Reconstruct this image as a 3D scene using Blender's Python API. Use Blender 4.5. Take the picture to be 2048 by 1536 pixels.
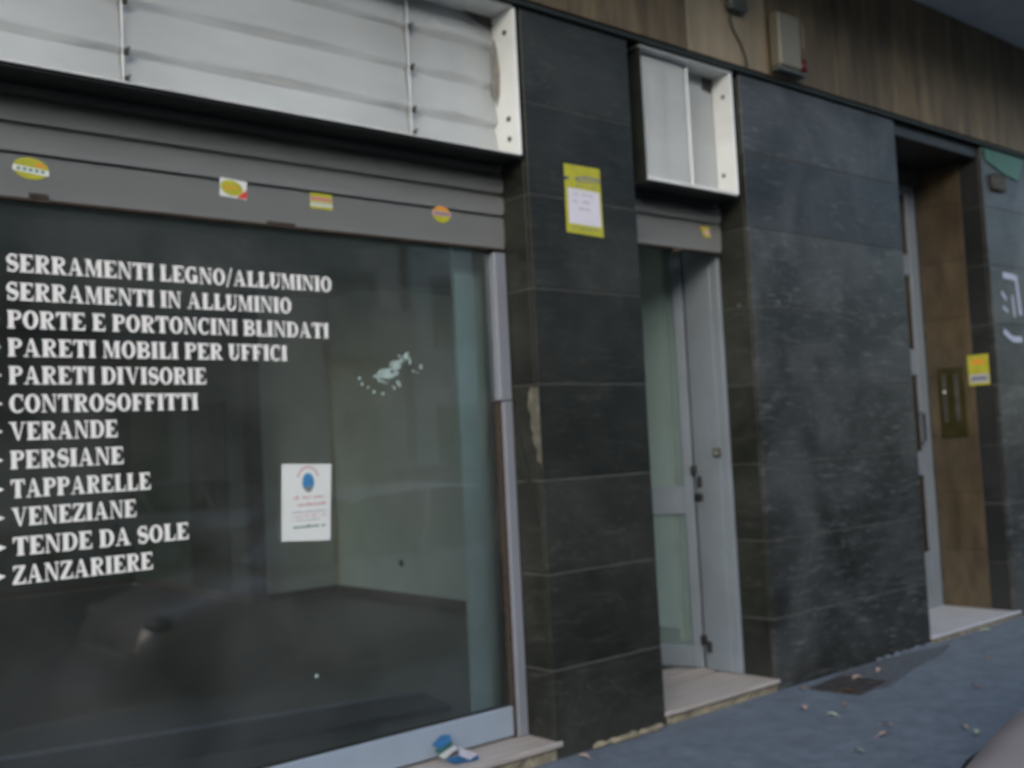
import bpy, bmesh, math, random
from mathutils import Vector, Matrix
random.seed(7)
R = math.radians
for o in list(bpy.data.objects): bpy.data.objects.remove(o)
sc = bpy.context.scene
COL = sc.collection

# ------------------------------------------------------------------ camera
F = 2120.0
PAN, TILT, ROLL = R(40.2075), R(3.4170), R(-2.8760)
CAM = Vector((0, -3.9934, 1.55))
fw = Vector((math.sin(PAN)*math.cos(TILT), math.cos(PAN)*math.cos(TILT), math.sin(TILT)))
rt = Vector((math.cos(PAN), -math.sin(PAN), 0)); up = rt.cross(fw)
r2 = rt*math.cos(ROLL) + up*math.sin(ROLL); u2 = -rt*math.sin(ROLL) + up*math.cos(ROLL)
cam_d = bpy.data.cameras.new('camera'); cam = bpy.data.objects.new('camera', cam_d); COL.objects.link(cam)
m = Matrix((r2, u2, -fw)).transposed().to_4x4(); m.translation = CAM
cam.matrix_world = m
cam_d.sensor_width = 36; cam_d.lens = F/2048*36; cam_d.clip_start = 0.02; cam_d.clip_end = 500
cam_d.dof.use_dof = True; cam_d.dof.focus_distance = 1.3; cam_d.dof.aperture_fstop = 5.6   # the photo is out of focus
sc.camera = cam

# ------------------------------------------------------------------ world, sun, exposure
SUN_EL, SUN_ROT = R(27), R(226)
w = bpy.data.worlds.new('World'); sc.world = w; w.use_nodes = True
nt = w.node_tree; nt.nodes.clear()
sky = nt.nodes.new('ShaderNodeTexSky'); sky.sky_type = 'NISHITA'; sky.sun_disc = False
sky.sun_elevation = SUN_EL; sky.sun_rotation = SUN_ROT; sky.air_density = 1.0; sky.dust_density = 2.0; sky.ozone_density = 1.0
bg = nt.nodes.new('ShaderNodeBackground'); bg.inputs[1].default_value = 0.13
wo = nt.nodes.new('ShaderNodeOutputWorld')
nt.links.new(sky.outputs[0], bg.inputs[0]); nt.links.new(bg.outputs[0], wo.inputs[0])
sd = bpy.data.lights.new('sun', 'SUN'); sun = bpy.data.objects.new('sun', sd); COL.objects.link(sun)
sd.energy = 0.7; sd.angle = R(50); sd.color = (1.0, 0.98, 0.95)
# direction to the sun: rotation measured from +Y towards +X
sdir = Vector((math.sin(SUN_ROT)*math.cos(SUN_EL), math.cos(SUN_ROT)*math.cos(SUN_EL), math.sin(SUN_EL)))
sun.rotation_euler = sdir.to_track_quat('Z', 'Y').to_euler(); sun.location = (0, -8, 20)
sc.view_settings.view_transform = 'Standard'; sc.view_settings.look = 'None'
sc.view_settings.gamma = 1; sc.view_settings.use_curve_mapping = False
sc.view_settings.exposure = 1.25

# ------------------------------------------------------------------ materials
def mat(name, col=(.5,.5,.5), rough=.6, metal=0, var=.15, scale=6, bump=.15, bscale=40, spec=.5, stretch=(1,1,1),
        col2=None, dirt=0, dirtcol=(.05,.045,.035), dscale=2.5, objvar=0, coat=0, rvar=.0):
    m = bpy.data.materials.new(name); m.use_nodes = True; N = m.node_tree.nodes; L = m.node_tree.links
    b = N['Principled BSDF']; b.inputs['Roughness'].default_value = rough; b.inputs['Metallic'].default_value = metal
    b.inputs['Specular IOR Level'].default_value = spec; b.inputs['Coat Weight'].default_value = coat
    tc = N.new('ShaderNodeTexCoord'); mp = N.new('ShaderNodeMapping'); mp.inputs['Scale'].default_value = stretch
    L.new(tc.outputs['Object'], mp.inputs[0]); V = mp.outputs[0]
    n1 = N.new('ShaderNodeTexNoise'); n1.inputs['Scale'].default_value = scale; n1.inputs['Detail'].default_value = 6
    n1.inputs['Roughness'].default_value = .62
    L.new(V, n1.inputs['Vector'])
    ramp = N.new('ShaderNodeValToRGB'); c2 = col2 or tuple(min(1, c*(1+var)) for c in col)
    c1 = col if col2 else tuple(c*(1-var) for c in col)
    ramp.color_ramp.elements[0].color = (*c1, 1); ramp.color_ramp.elements[1].color = (*c2, 1)
    ramp.color_ramp.elements[0].position = .32; ramp.color_ramp.elements[1].position = .68
    L.new(n1.outputs['Fac'], ramp.inputs[0]); out = ramp.outputs[0]
    if dirt:
        n2 = N.new('ShaderNodeTexNoise'); n2.inputs['Scale'].default_value = dscale; n2.inputs['Detail'].default_value = 8
        L.new(V, n2.inputs['Vector'])
        r3 = N.new('ShaderNodeValToRGB'); r3.color_ramp.elements[0].position = .48; r3.color_ramp.elements[1].position = .75
        r3.color_ramp.elements[1].color = (dirt,)*3+(1,)
        L.new(n2.outputs['Fac'], r3.inputs[0])
        mx = N.new('ShaderNodeMix'); mx.data_type = 'RGBA'
        L.new(r3.outputs[0], mx.inputs[0]); L.new(out, mx.inputs[6]); mx.inputs[7].default_value = (*dirtcol, 1)
        out = mx.outputs[2]
    if objvar:
        oi = N.new('ShaderNodeObjectInfo'); hs = N.new('ShaderNodeHueSaturation')
        mr = N.new('ShaderNodeMapRange'); mr.inputs[3].default_value = 1-objvar; mr.inputs[4].default_value = 1+objvar
        L.new(oi.outputs['Random'], mr.inputs[0]); L.new(mr.outputs[0], hs.inputs['Value']); L.new(out, hs.inputs['Color']); out = hs.outputs[0]
    L.new(out, b.inputs['Base Color'])
    if rvar:
        mr = N.new('ShaderNodeMapRange'); mr.inputs[3].default_value = max(.02, rough-rvar); mr.inputs[4].default_value = rough+rvar
        L.new(n1.outputs['Fac'], mr.inputs[0]); L.new(mr.outputs[0], b.inputs['Roughness'])
    if bump:
        n3 = N.new('ShaderNodeTexNoise'); n3.inputs['Scale'].default_value = bscale; n3.inputs['Detail'].default_value = 5
        L.new(V, n3.inputs['Vector'])
        bp = N.new('ShaderNodeBump'); bp.inputs['Strength'].default_value = bump; bp.inputs['Distance'].default_value = .004
        L.new(n3.outputs['Fac'], bp.inputs['Height']); L.new(bp.outputs[0], b.inputs['Normal'])
    return m

def marble_mat(name, base, light, vein, streak=.5, rough=.22, film=.25, spec=.36):
    """dark green serpentine: cloudy body, thin calcite veins, scratch-like pale strokes"""
    m = bpy.data.materials.new(name); m.use_nodes = True; N = m.node_tree.nodes; L = m.node_tree.links
    b = N['Principled BSDF']
    tc = N.new('ShaderNodeTexCoord'); oi = N.new('ShaderNodeObjectInfo')
    vm = N.new('ShaderNodeVectorMath'); vm.operation = 'MULTIPLY_ADD'
    L.new(oi.outputs['Random'], vm.inputs[0]); vm.inputs[1].default_value = (31, 17, 23); L.new(tc.outputs['Object'], vm.inputs[2])
    V = vm.outputs[0]
    n1 = N.new('ShaderNodeTexNoise'); n1.inputs['Scale'].default_value = 2.2; n1.inputs['Detail'].default_value = 9; n1.inputs['Roughness'].default_value = .65
    n1.inputs['Distortion'].default_value = .6
    L.new(V, n1.inputs['Vector'])
    r1 = N.new('ShaderNodeValToRGB'); r1.color_ramp.elements[0].position = .35; r1.color_ramp.elements[1].position = .75
    r1.color_ramp.elements[0].color = (*base, 1); r1.color_ramp.elements[1].color = (*light, 1); L.new(n1.outputs['Fac'], r1.inputs[0])
    # veins: thin bands of a distorted noise
    mpv = N.new('ShaderNodeMapping'); mpv.inputs['Rotation'].default_value = (0, R(35), 0); mpv.inputs['Scale'].default_value = (1, 1, 3.2)
    L.new(V, mpv.inputs[0])
    n2 = N.new('ShaderNodeTexNoise'); n2.inputs['Scale'].default_value = 1.7; n2.inputs['Detail'].default_value = 7; n2.inputs['Distortion'].default_value = 1.4
    L.new(mpv.outputs[0], n2.inputs['Vector'])
    r2_ = N.new('ShaderNodeValToRGB'); e = r2_.color_ramp.elements
    e[0].position = .49; e[0].color = (0,0,0,1); e[1].position = .5; e[1].color = (.22,.22,.22,1); x = e.new(.515); x.color = (0,0,0,1)
    L.new(n2.outputs['Fac'], r2_.inputs[0])
    # pale strokes
    mp3 = N.new('ShaderNodeMapping'); mp3.inputs['Rotation'].default_value = (0, R(-22), 0); mp3.inputs['Scale'].default_value = (3.5, 3, 24)
    L.new(V, mp3.inputs[0])
    n3 = N.new('ShaderNodeTexNoise'); n3.inputs['Scale'].default_value = 2.0; n3.inputs['Detail'].default_value = 6; n3.inputs['Distortion'].default_value = .8
    L.new(mp3.outputs[0], n3.inputs['Vector'])
    r3 = N.new('ShaderNodeValToRGB'); r3.color_ramp.elements[0].position = .56; r3.color_ramp.elements[1].position = .78
    r3.color_ramp.elements[1].color = (streak,)*3+(1,); L.new(n3.outputs['Fac'], r3.inputs[0])
    n4 = N.new('ShaderNodeTexNoise'); n4.inputs['Scale'].default_value = 1.3; n4.inputs['Detail'].default_value = 3; L.new(V, n4.inputs['Vector'])
    mm = N.new('ShaderNodeMath'); mm.operation = 'MULTIPLY'; L.new(r3.outputs[0], mm.inputs[0]); L.new(n4.outputs['Fac'], mm.inputs[1])
    ad = N.new('ShaderNodeMath'); ad.operation = 'ADD'; ad.use_clamp = True; L.new(mm.outputs[0], ad.inputs[0]); L.new(r2_.outputs[0], ad.inputs[1])
    mx = N.new('ShaderNodeMix'); mx.data_type = 'RGBA'; L.new(ad.outputs[0], mx.inputs[0]); L.new(r1.outputs[0], mx.inputs[6]); mx.inputs[7].default_value = (*vein, 1)
    # dusty film in soft patches
    n5 = N.new('ShaderNodeTexNoise'); n5.inputs['Scale'].default_value = 1.5; n5.inputs['Detail'].default_value = 5; n5.inputs['Distortion'].default_value = 1.0
    L.new(tc.outputs['Object'], n5.inputs['Vector'])
    r5 = N.new('ShaderNodeValToRGB'); r5.color_ramp.elements[0].position = .42; r5.color_ramp.elements[1].position = .72; r5.color_ramp.elements[1].color = (film,)*3+(1,)
    L.new(n5.outputs['Fac'], r5.inputs[0])
    mx2 = N.new('ShaderNodeMix'); mx2.data_type = 'RGBA'; L.new(r5.outputs[0], mx2.inputs[0]); L.new(mx.outputs[2], mx2.inputs[6]); mx2.inputs[7].default_value = (*vein, 1)
    hs = N.new('ShaderNodeHueSaturation'); mr = N.new('ShaderNodeMapRange'); mr.inputs[3].default_value = .72; mr.inputs[4].default_value = 1.3
    L.new(oi.outputs['Random'], mr.inputs[0]); L.new(mr.outputs[0], hs.inputs['Value']); L.new(mx2.outputs[2], hs.inputs['Color'])
    b.inputs['Specular IOR Level'].default_value = spec
    L.new(hs.outputs[0], b.inputs['Base Color'])
    rr = N.new('ShaderNodeMapRange'); rr.inputs[3].default_value = rough-.06; rr.inputs[4].default_value = rough+.22
    L.new(n3.outputs['Fac'], rr.inputs[0]); L.new(rr.outputs[0], b.inputs['Roughness'])
    bp = N.new('ShaderNodeBump'); bp.inputs['Strength'].default_value = .12; bp.inputs['Distance'].default_value = .003
    L.new(n1.outputs['Fac'], bp.inputs['Height']); L.new(bp.outputs[0], b.inputs['Normal'])
    return m

def glass_mat(name, tint=(.88,.93,.915), rough=.02, ior=1.5, h0=.01, h1=.07, hc=(.35,.37,.35)):
    m = bpy.data.materials.new(name); m.use_nodes = True; N = m.node_tree.nodes; L = m.node_tree.links
    N.remove(N['Principled BSDF']); out = N['Material Output']
    tr = N.new('ShaderNodeBsdfTransparent'); tr.inputs[0].default_value = (*tint, 1)
    gl = N.new('ShaderNodeBsdfGlossy'); gl.inputs['Roughness'].default_value = rough; gl.inputs[0].default_value = (1, 1, 1, 1)
    df = N.new('ShaderNodeBsdfDiffuse'); df.inputs[0].default_value = (*hc, 1)
    tc = N.new('ShaderNodeTexCoord'); n = N.new('ShaderNodeTexNoise'); n.inputs['Scale'].default_value = 1.6; n.inputs['Detail'].default_value = 7
    L.new(tc.outputs['Object'], n.inputs['Vector'])
    mr = N.new('ShaderNodeMapRange'); mr.inputs[1].default_value = .4; mr.inputs[2].default_value = .8; mr.inputs[3].default_value = h0; mr.inputs[4].default_value = h1
    L.new(n.outputs['Fac'], mr.inputs[0])
    ms = N.new('ShaderNodeMixShader'); L.new(mr.outputs[0], ms.inputs[0]); L.new(tr.outputs[0], ms.inputs[1]); L.new(df.outputs[0], ms.inputs[2])
    fr = N.new('ShaderNodeFresnel'); fr.inputs[0].default_value = ior
    ms2 = N.new('ShaderNodeMixShader'); L.new(fr.outputs[0], ms2.inputs[0]); L.new(ms.outputs[0], ms2.inputs[1]); L.new(gl.outputs[0], ms2.inputs[2])
    L.new(ms2.outputs[0], out.inputs[0])
    return m

M = {}
M['marble'] = marble_mat('dark_green_marble', (.0112,.0128,.0108), (.023,.0255,.0215), (.078,.084,.078), .6, .30, .22, .22)
M['marble_worn'] = marble_mat('worn_green_marble', (.010,.0115,.0095), (.026,.029,.028), (.13,.14,.145), 1.25, .28, .30, .34)
M['black_marble'] = marble_mat('black_marble', (.010,.012,.012), (.018,.020,.020), (.05,.05,.05), .2, .35)
M['grout'] = mat('pale_grout', (.062,.066,.062), .9, var=.3, scale=14, dirt=.5)
M['travertine'] = mat('brown_travertine', (.058,.041,.021), .55, stretch=(3.0,3.0,.5), col2=(.170,.128,.068), scale=3, bump=.3, bscale=14, dirt=.6, dirtcol=(.04,.032,.022), dscale=1.4, objvar=.15)
M['travertine_pale'] = mat('cream_travertine', (.20,.165,.105), .55, stretch=(4,4,.5), col2=(.32,.265,.18), scale=2.2, bump=.3, bscale=14, dirt=.55, dirtcol=(.11,.085,.06), dscale=.9)
M['brown_stone'] = mat('brown_stone', (.042,.033,.020), .42, col2=(.094,.075,.045), stretch=(2,2,.8), scale=4, bump=.15, dirt=.3, dirtcol=(.05,.03,.02), objvar=.15)
M['soffit'] = mat('soffit_paint', (.48,.54,.55), .85, var=.08, scale=2, bump=.3, bscale=60, dirt=.25)
M['sign_white'] = mat('sign_white_enamel', (.78,.83,.84), .42, var=.05, scale=2.5, bump=.04, bscale=12, dirt=.20, dirtcol=(.34,.33,.30), dscale=1.5, stretch=(.5,1,1.6))
M['sign_white2'] = mat('sign_dirty_enamel', (.70,.72,.70), .45, var=.06, scale=2.5, bump=.04, bscale=12, dirt=.5, dirtcol=(.20,.19,.17), dscale=2.0, stretch=(1.6,1,.8))
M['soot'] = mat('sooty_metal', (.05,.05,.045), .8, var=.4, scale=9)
M['grime'] = mat('grime', (.22,.22,.20), .8, var=.4, scale=12)
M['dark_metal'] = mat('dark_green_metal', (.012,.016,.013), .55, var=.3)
M['shutter'] = mat('shutter_grey_paint', (.275,.295,.295), .42, metal=0, var=.07, scale=3, bump=.08, bscale=25, dirt=.3, dirtcol=(.12,.115,.10), dscale=3, stretch=(.4,1,2))
M['rust'] = mat('rust', (.036,.025,.018), .9, var=.5, scale=30, bump=.5, dirt=.4)
M['alu'] = mat('painted_aluminium', (.22,.245,.29), .38, metal=.15, var=.05, scale=3, bump=.04, dirt=.2, dirtcol=(.2,.2,.2))
M['alu_dim'] = mat('worn_aluminium', (.21,.25,.29), .42, metal=.2, var=.07, scale=4, bump=.06, dirt=.3, dirtcol=(.12,.12,.11))
M['alu_white'] = mat('white_lacquered_rail', (.26,.32,.39), .4, var=.05, scale=3, bump=.05, dirt=.25, dirtcol=(.25,.27,.28))
M['step'] = mat('pale_marble_step', (.33,.31,.295), .45, var=.10, scale=3, stretch=(1.2,9,3), bump=.12, bscale=30, dirt=.45, dirtcol=(.22,.19,.15), dscale=2.2)
M['step_clean'] = mat('white_marble_step', (.37,.39,.42), .4, var=.07, scale=4, bump=.08, bscale=30, dirt=.2, dirtcol=(.33,.33,.33))
M['mortar'] = mat('rough_mortar', (.20,.18,.13), .95, var=.35, scale=14, bump=.9, bscale=30, dirt=.7, dirtcol=(.10,.085,.05), dscale=5)
M['asphalt'] = mat('pavement_asphalt', (.070,.094,.122), .8, col2=(.115,.148,.186), scale=9, bump=1.0, bscale=90, dirt=.5, dirtcol=(.055,.068,.084), dscale=3.5, rvar=.08)
M['asphalt_patch'] = mat('asphalt_patch', (.058,.070,.084), .8, var=.3, scale=30, bump=.9, bscale=90)
M['road'] = mat('road_asphalt', (.045,.048,.052), .85, var=.2, scale=3, bump=.8, bscale=80)
M['kerb'] = mat('granite_kerb', (.22,.22,.21), .8, var=.3, scale=60)
M['iron'] = mat('cast_iron', (.05,.048,.05), .6, metal=.4, var=.4, scale=20, bump=.5)
M['black'] = mat('black_plastic', (.012,.012,.013), .45, var=.2)
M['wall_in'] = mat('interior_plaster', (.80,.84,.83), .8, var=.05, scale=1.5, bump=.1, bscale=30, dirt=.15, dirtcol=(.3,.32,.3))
M['wall_back'] = mat('dark_interior_paint', (.085,.10,.095), .8, var=.1, scale=1.5, bump=.1)  # colour darkened for the dim light at the back of the shop
M['col_in'] = mat('interior_column_paint', (.76,.88,.86), .6, var=.04, scale=2, bump=.05)
M['floor_in'] = mat('interior_floor_tile', (.095,.088,.074), .35, var=.25, scale=5, bump=.05, dirt=.3)
M['ceil_in'] = mat('interior_ceiling', (.55,.57,.55), .9, var=.1)
M['trim'] = mat('tan_trim', (.78,.72,.56), .6)
M['baseboard'] = mat('wood_baseboard', (.09,.065,.05), .55, var=.3, stretch=(1,1,6))
M['glass'] = glass_mat('shop_glass', h0=.02, h1=.12, hc=(.38,.39,.38))
M['glass_door'] = glass_mat('dusty_door_glass', h0=.22, h1=.34, hc=(.42,.56,.56))  # pale haze brightens the panes in place of light from the room
M['glass_dark'] = mat('smoked_glass', (.030,.022,.014), .12, var=.3, scale=2, bump=0)
M['vinyl'] = mat('white_vinyl', (.78,.79,.77), .5, var=.03, bump=0)
M['paper'] = mat('white_paper', (.62,.66,.65), .7, var=.04, scale=4, bump=.05)
M['paper_lilac'] = mat('lilac_white_paper', (.58,.58,.66), .7, var=.04, bump=.05)
M['yellow'] = mat('yellow_print', (.38,.38,.022), .55, var=.10, scale=14, bump=.03)
M['yellow2'] = mat('dull_yellow_print', (.36,.36,.03), .6, var=.14, scale=14, bump=.03)
M['orange'] = mat('orange_print', (.62,.25,.03), .6, var=.1, bump=0)
M['red'] = mat('red_print', (.55,.05,.04), .6, var=.1, bump=0)
M['pink'] = mat('faded_red_ink', (.50,.30,.32), .7, var=.1, bump=0)
M['grey_ink'] = mat('grey_ink', (.36,.37,.40), .7, var=.1, bump=0)
M['navy'] = mat('navy_ink', (.03,.045,.14), .6, var=.1, bump=0)
M['greyblue'] = mat('grey_blue_ink', (.19,.19,.17), .6, var=.2, scale=30, bump=0)
M['blue'] = mat('blue_ink', (.045,.20,.42), .6, var=.15, scale=30, bump=0)
M['green_ink'] = mat('dark_green_ink', (.04,.15,.11), .6, var=.1, bump=0)
M['pale_green'] = mat('torn_sticker_backing', (.32,.42,.40), .7, var=.12, scale=25, bump=.2)
M['cream'] = mat('cream_plastic', (.165,.16,.125), .5, var=.06, scale=3, bump=.05, dirt=.3, dirtcol=(.17,.155,.11))
M['louvre'] = mat('rusty_louvre', (.10,.055,.03), .6, var=.2)
M['red_lens'] = mat('red_lens', (.10,.008,.012), .15, var=.1, bump=0)
M['greybox'] = mat('grey_plastic_box', (.085,.10,.095), .5, var=.1)
M['cable'] = mat('grey_cable', (.05,.055,.045), .6)
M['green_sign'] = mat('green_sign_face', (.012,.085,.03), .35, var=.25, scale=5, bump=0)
M['white_mark'] = mat('white_paint_mark', (.34,.38,.50), .6, var=.1, bump=0)
M['brass'] = mat('dull_brass_plate', (.055,.050,.018), .35, metal=.5, var=.25, scale=8)
M['chrome'] = mat('chrome', (.7,.7,.7), .15, metal=1, var=.03, bump=0)
M['car_silver'] = mat('silver_car_paint', (.33,.30,.31), .3, metal=.35, var=.02, bump=0, coat=.6)
M['car_dark'] = mat('dark_blue_car_paint', (.02,.028,.05), .3, metal=.3, var=.02, bump=0, coat=.6)
M['car_red'] = mat('dark_red_car_paint', (.16,.02,.02), .3, metal=.2, var=.02, bump=0, coat=.6)
M['car_glass'] = mat('car_window_glass', (.01,.012,.014), .06, var=.1, bump=0)
M['tyre'] = mat('tyre_rubber', (.02,.02,.02), .85, var=.2)
M['lens'] = mat('headlight_lens', (.16,.16,.17), .45, var=.05, bump=0)
M['stucco_ochre'] = mat('ochre_stucco', (.42,.38,.32), .9, var=.1, scale=2, dirt=.3)
M['stucco_grey'] = mat('grey_stucco', (.48,.48,.45), .9, var=.1, scale=2, dirt=.3)
M['win_far'] = mat('far_window_glass', (.03,.035,.04), .1, var=.2, bump=0)
M['blind'] = mat('rolling_blind', (.12,.15,.11), .7, var=.1)
M['leaf_brown'] = mat('dry_leaf_brown', (.26,.14,.07), .8, var=.3, scale=50)
M['leaf_pink'] = mat('dry_leaf_tan', (.36,.27,.23), .8, var=.2, scale=50)
M['leaf_green'] = mat('faded_leaf_green', (.28,.34,.24), .8, var=.2, scale=50)
M['plaster_chip'] = mat('exposed_mortar', (.095,.094,.075), .85, var=.4, scale=14, bump=.6, dirt=.4, dirtcol=(.10,.10,.08), dscale=6)

# ------------------------------------------------------------------ helpers
class MB:
    def __init__(s): s.bm = bmesh.new()
    def box(s, x0, x1, y0, y1, z0, z1, bev=0, T=None):
        b = s.bm; vs = [b.verts.new(p) for p in ((x0,y0,z0),(x1,y0,z0),(x1,y1,z0),(x0,y1,z0),(x0,y0,z1),(x1,y0,z1),(x1,y1,z1),(x0,y1,z1))]
        fs = [b.faces.new([vs[i] for i in f]) for f in ((0,3,2,1),(4,5,6,7),(0,1,5,4),(1,2,6,5),(2,3,7,6),(3,0,4,7))]
        if bev:
            es = list({e for f in fs for e in f.edges})
            r = bmesh.ops.bevel(b, geom=es, offset=bev, segments=1, affect='EDGES')
            vs = list({v for f in r['faces'] for v in f.verts})
        if T:
            for v in vs: v.co = T @ v.co
        return s
    def poly(s, pts, flip=False):
        vs = [s.bm.verts.new(p) for p in pts]
        if flip: vs.reverse()
        s.bm.faces.new(vs); return s
    def prism(s, pts, d):     # pts in a plane, extruded along vector d
        d = Vector(d); a = [s.bm.verts.new(p) for p in pts]; c = [s.bm.verts.new(Vector(p)+d) for p in pts]; n = len(pts)
        s.bm.faces.new(a[::-1]); s.bm.faces.new(c)
        for i in range(n): s.bm.faces.new((a[i], a[(i+1)%n], c[(i+1)%n], c[i]))
        bmesh.ops.recalc_face_normals(s.bm, faces=s.bm.faces); return s
    def grid(s, rows, close=False):
        V = [[s.bm.verts.new(p) for p in r] for r in rows]
        for i in range(len(V)-1):
            n = len(V[i])
            for j in range(n if close else n-1):
                s.bm.faces.new((V[i][j], V[i][(j+1)%n], V[i+1][(j+1)%n], V[i+1][j]))
        return V
    def tube(s, pts, r, n=8):
        pts = [Vector(p) for p in pts]; rings = []
        for i, p in enumerate(pts):
            t = (pts[min(i+1, len(pts)-1)] - pts[max(i-1, 0)]).normalized()
            a = t.orthogonal().normalized(); b_ = t.cross(a)
            rings.append([p + (a*math.cos(2*math.pi*k/n) + b_*math.sin(2*math.pi*k/n))*r for k in range(n)])
        V = s.grid(rings, True); s.bm.faces.new(V[0][::-1]); s.bm.faces.new(V[-1]); return s
    def cyl(s, c, ax, r, h, n=16, r1=None):
        c = Vector(c); ax = Vector(ax).normalized(); a = ax.orthogonal().normalized(); b_ = ax.cross(a); r1 = r if r1 is None else r1
        R0 = [c + (a*math.cos(2*math.pi*k/n)+b_*math.sin(2*math.pi*k/n))*r for k in range(n)]
        R1 = [c + ax*h + (a*math.cos(2*math.pi*k/n)+b_*math.sin(2*math.pi*k/n))*r1 for k in range(n)]
        V = s.grid([R0, R1], True); s.bm.faces.new(V[0][::-1]); s.bm.faces.new(V[1]); return s
    def build(s, name, m, parent=None, smooth=False):
        bmesh.ops.recalc_face_normals(s.bm, faces=s.bm.faces)
        me = bpy.data.meshes.new(name); s.bm.to_mesh(me); s.bm.free()
        me.materials.append(M[m] if isinstance(m, str) else m)
        if smooth:
            for p in me.polygons: p.use_smooth = True
        o = bpy.data.objects.new(name, me); COL.objects.link(o)
        if parent: o.parent = parent
        return o
def tag(o, label=None, cat=None, group=None, kind=None):
    if label: o['label'] = label
    if cat: o['category'] = cat
    if group: o['group'] = group
    if kind: o['kind'] = kind
    return o
def thing(name, label, cat, group=None):
    o = bpy.data.objects.new(name, None); COL.objects.link(o); return tag(o, label, cat, group)
def B(name, m, parent, *box, bev=0, T=None): return MB().box(*box, bev=bev, T=T).build(name, m, parent)
def lab(o, t): o['label'] = t; return o

# ------------------------------------------------------------------ ground
def sheet(name, m, x0, x1, y0, y1, z, nx=60, ny=20, amp=.0):
    mb = MB(); rnd = random.Random(3)
    ph = [(rnd.uniform(.6,2.2), rnd.uniform(.6,2.2), rnd.uniform(0,6)) for _ in range(6)]
    rows = [[(x0+(x1-x0)*i/nx, y0+(y1-y0)*j/ny, z+amp*sum(math.sin(a*(x0+(x1-x0)*i/nx)+b_*(y0+(y1-y0)*j/ny)+c) for a, b_, c in ph)/6) for i in range(nx+1)] for j in range(ny+1)]
    mb.grid(rows); return mb.build(name, m, None, True)
pv = tag(sheet('pavement', 'asphalt', -12, 60, -2.35, 12, 0, 220, 60, .006), 'bluish grey asphalt pavement sprinkled with dry leaves along the shop fronts', kind='structure')
tag(B('kerb', 'kerb', None, -12, 60, -2.5, -2.352, -.3, .002, bev=.01), 'granite kerb at the street side of the pavement', kind='structure')
tag(sheet('road', 'road', -200, 300, -200, -2.49, -.13, 20, 20), 'grey asphalt road behind the viewer', kind='structure')
tag(B('opposite_pavement', 'kerb', None, -60, 120, -17.4, -14.2, -.3, 0), 'pavement on the other side of the street', kind='structure')
gp = MB()
pts = [(5.52,-.10),(5.66,-.40),(5.82,-.46),(6.05,-.40),(6.4,-.30),(6.9,-.22),(7.2,-.12),(6.6,-.05),(6.0,-.03)]
gp.prism([(x,y,.0) for x,y in pts], (0,0,.0085))
tag(gp.build('asphalt_patch', 'asphalt_patch'), 'dark irregular patch in the pavement against the wide marble pier', kind='structure')

# ------------------------------------------------------------------ building: piers clad in marble, fascia, soffit
bld = thing('building', 'ground floor of a city building clad in dark marble under a brown stone fascia', 'building')
COURSES = [.0, .43, .905, 1.375, 1.863, 2.352, 2.84, 3.32, 3.812]
def pier(x0, x1, depth, m, left=True, right=True, base_chip=False, m_reveal='marble', label=None, xsplit=None):
    g = .0028; T = .03
    core = B('pier', 'grout', bld, x0+.002, x1-.002, .0015, depth, -.2, 3.812)
    if label: lab(core, label)
    for i in range(len(COURSES)-1):
        z0, z1 = COURSES[i], COURSES[i+1]; z0 -= .1 if i == 0 else 0; z0 += random.uniform(-.0012, .0014); z1 += random.uniform(-.0014, .0004)
        xs = [x0, x1] if not xsplit else [x0]+xsplit+[x1]
        for a, b_ in zip(xs, xs[1:]):
            pr = random.uniform(0, .0025)
            B('marble_slab', m, core, a+(g if a > x0 else 0), b_-(g if b_ < x1 else 0), -pr, .0297, z0+g, z1-g, bev=.0025)
        if left:
            pr = random.uniform(0, .002)
            B('marble_slab', m_reveal, core, x0-pr, x0+.028, .030, depth, z0+g, z1-g, bev=.002)
        if right: B('marble_slab', m_reveal, core, x1-.028, x1, .030, depth, z0+g, z1-g, bev=.002)
    return core
p1 = pier(3.55, 4.345, .36, 'marble', label='narrow dark marble pier between the lettered window and the shop door')
p2 = pier(5.352, 7.172, .30, 'marble_worn', label='wide scratched dark marble pier between the shop door and the house entrance')
p3 = pier(8.5, 13.0, .19, 'marble_worn', right=False, m_reveal='black_marble', xsplit=[10.7], label='marble pier with white marks at the right edge')
p0 = pier(-3.4, -2.2, .36, 'marble', label='marble pier left of the window, out of view')
# broken edge of the narrow pier: bare mortar in the reveal, chipped arris
rnd = random.Random(21); out = [(3.546, .003, 1.845)]
for k in range(15):
    t = k/14; out.append((3.546, .012+.085*(1-t)**.7*(1-.35*math.exp(-(t/.12)**2))+rnd.uniform(-.011,.011), 1.85-.40*t+rnd.uniform(-.008,.008)))
out.append((3.546, .003, 1.43))
mb = MB(); mb.prism(out, (.004,0,0))
lab(mb.build('exposed_mortar', 'plaster_chip', p1), 'bare cream mortar where the marble reveal is broken')
mb = MB(); mb.prism([(3.5425,.20,1.80),(3.5425,.225,1.80),(3.5425,.06,1.15),(3.5425,.045,1.15)], (.008,0,0))
lab(mb.build('crack_strip', 'dark_metal', p1), 'thin dark strip running down the reveal')
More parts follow.
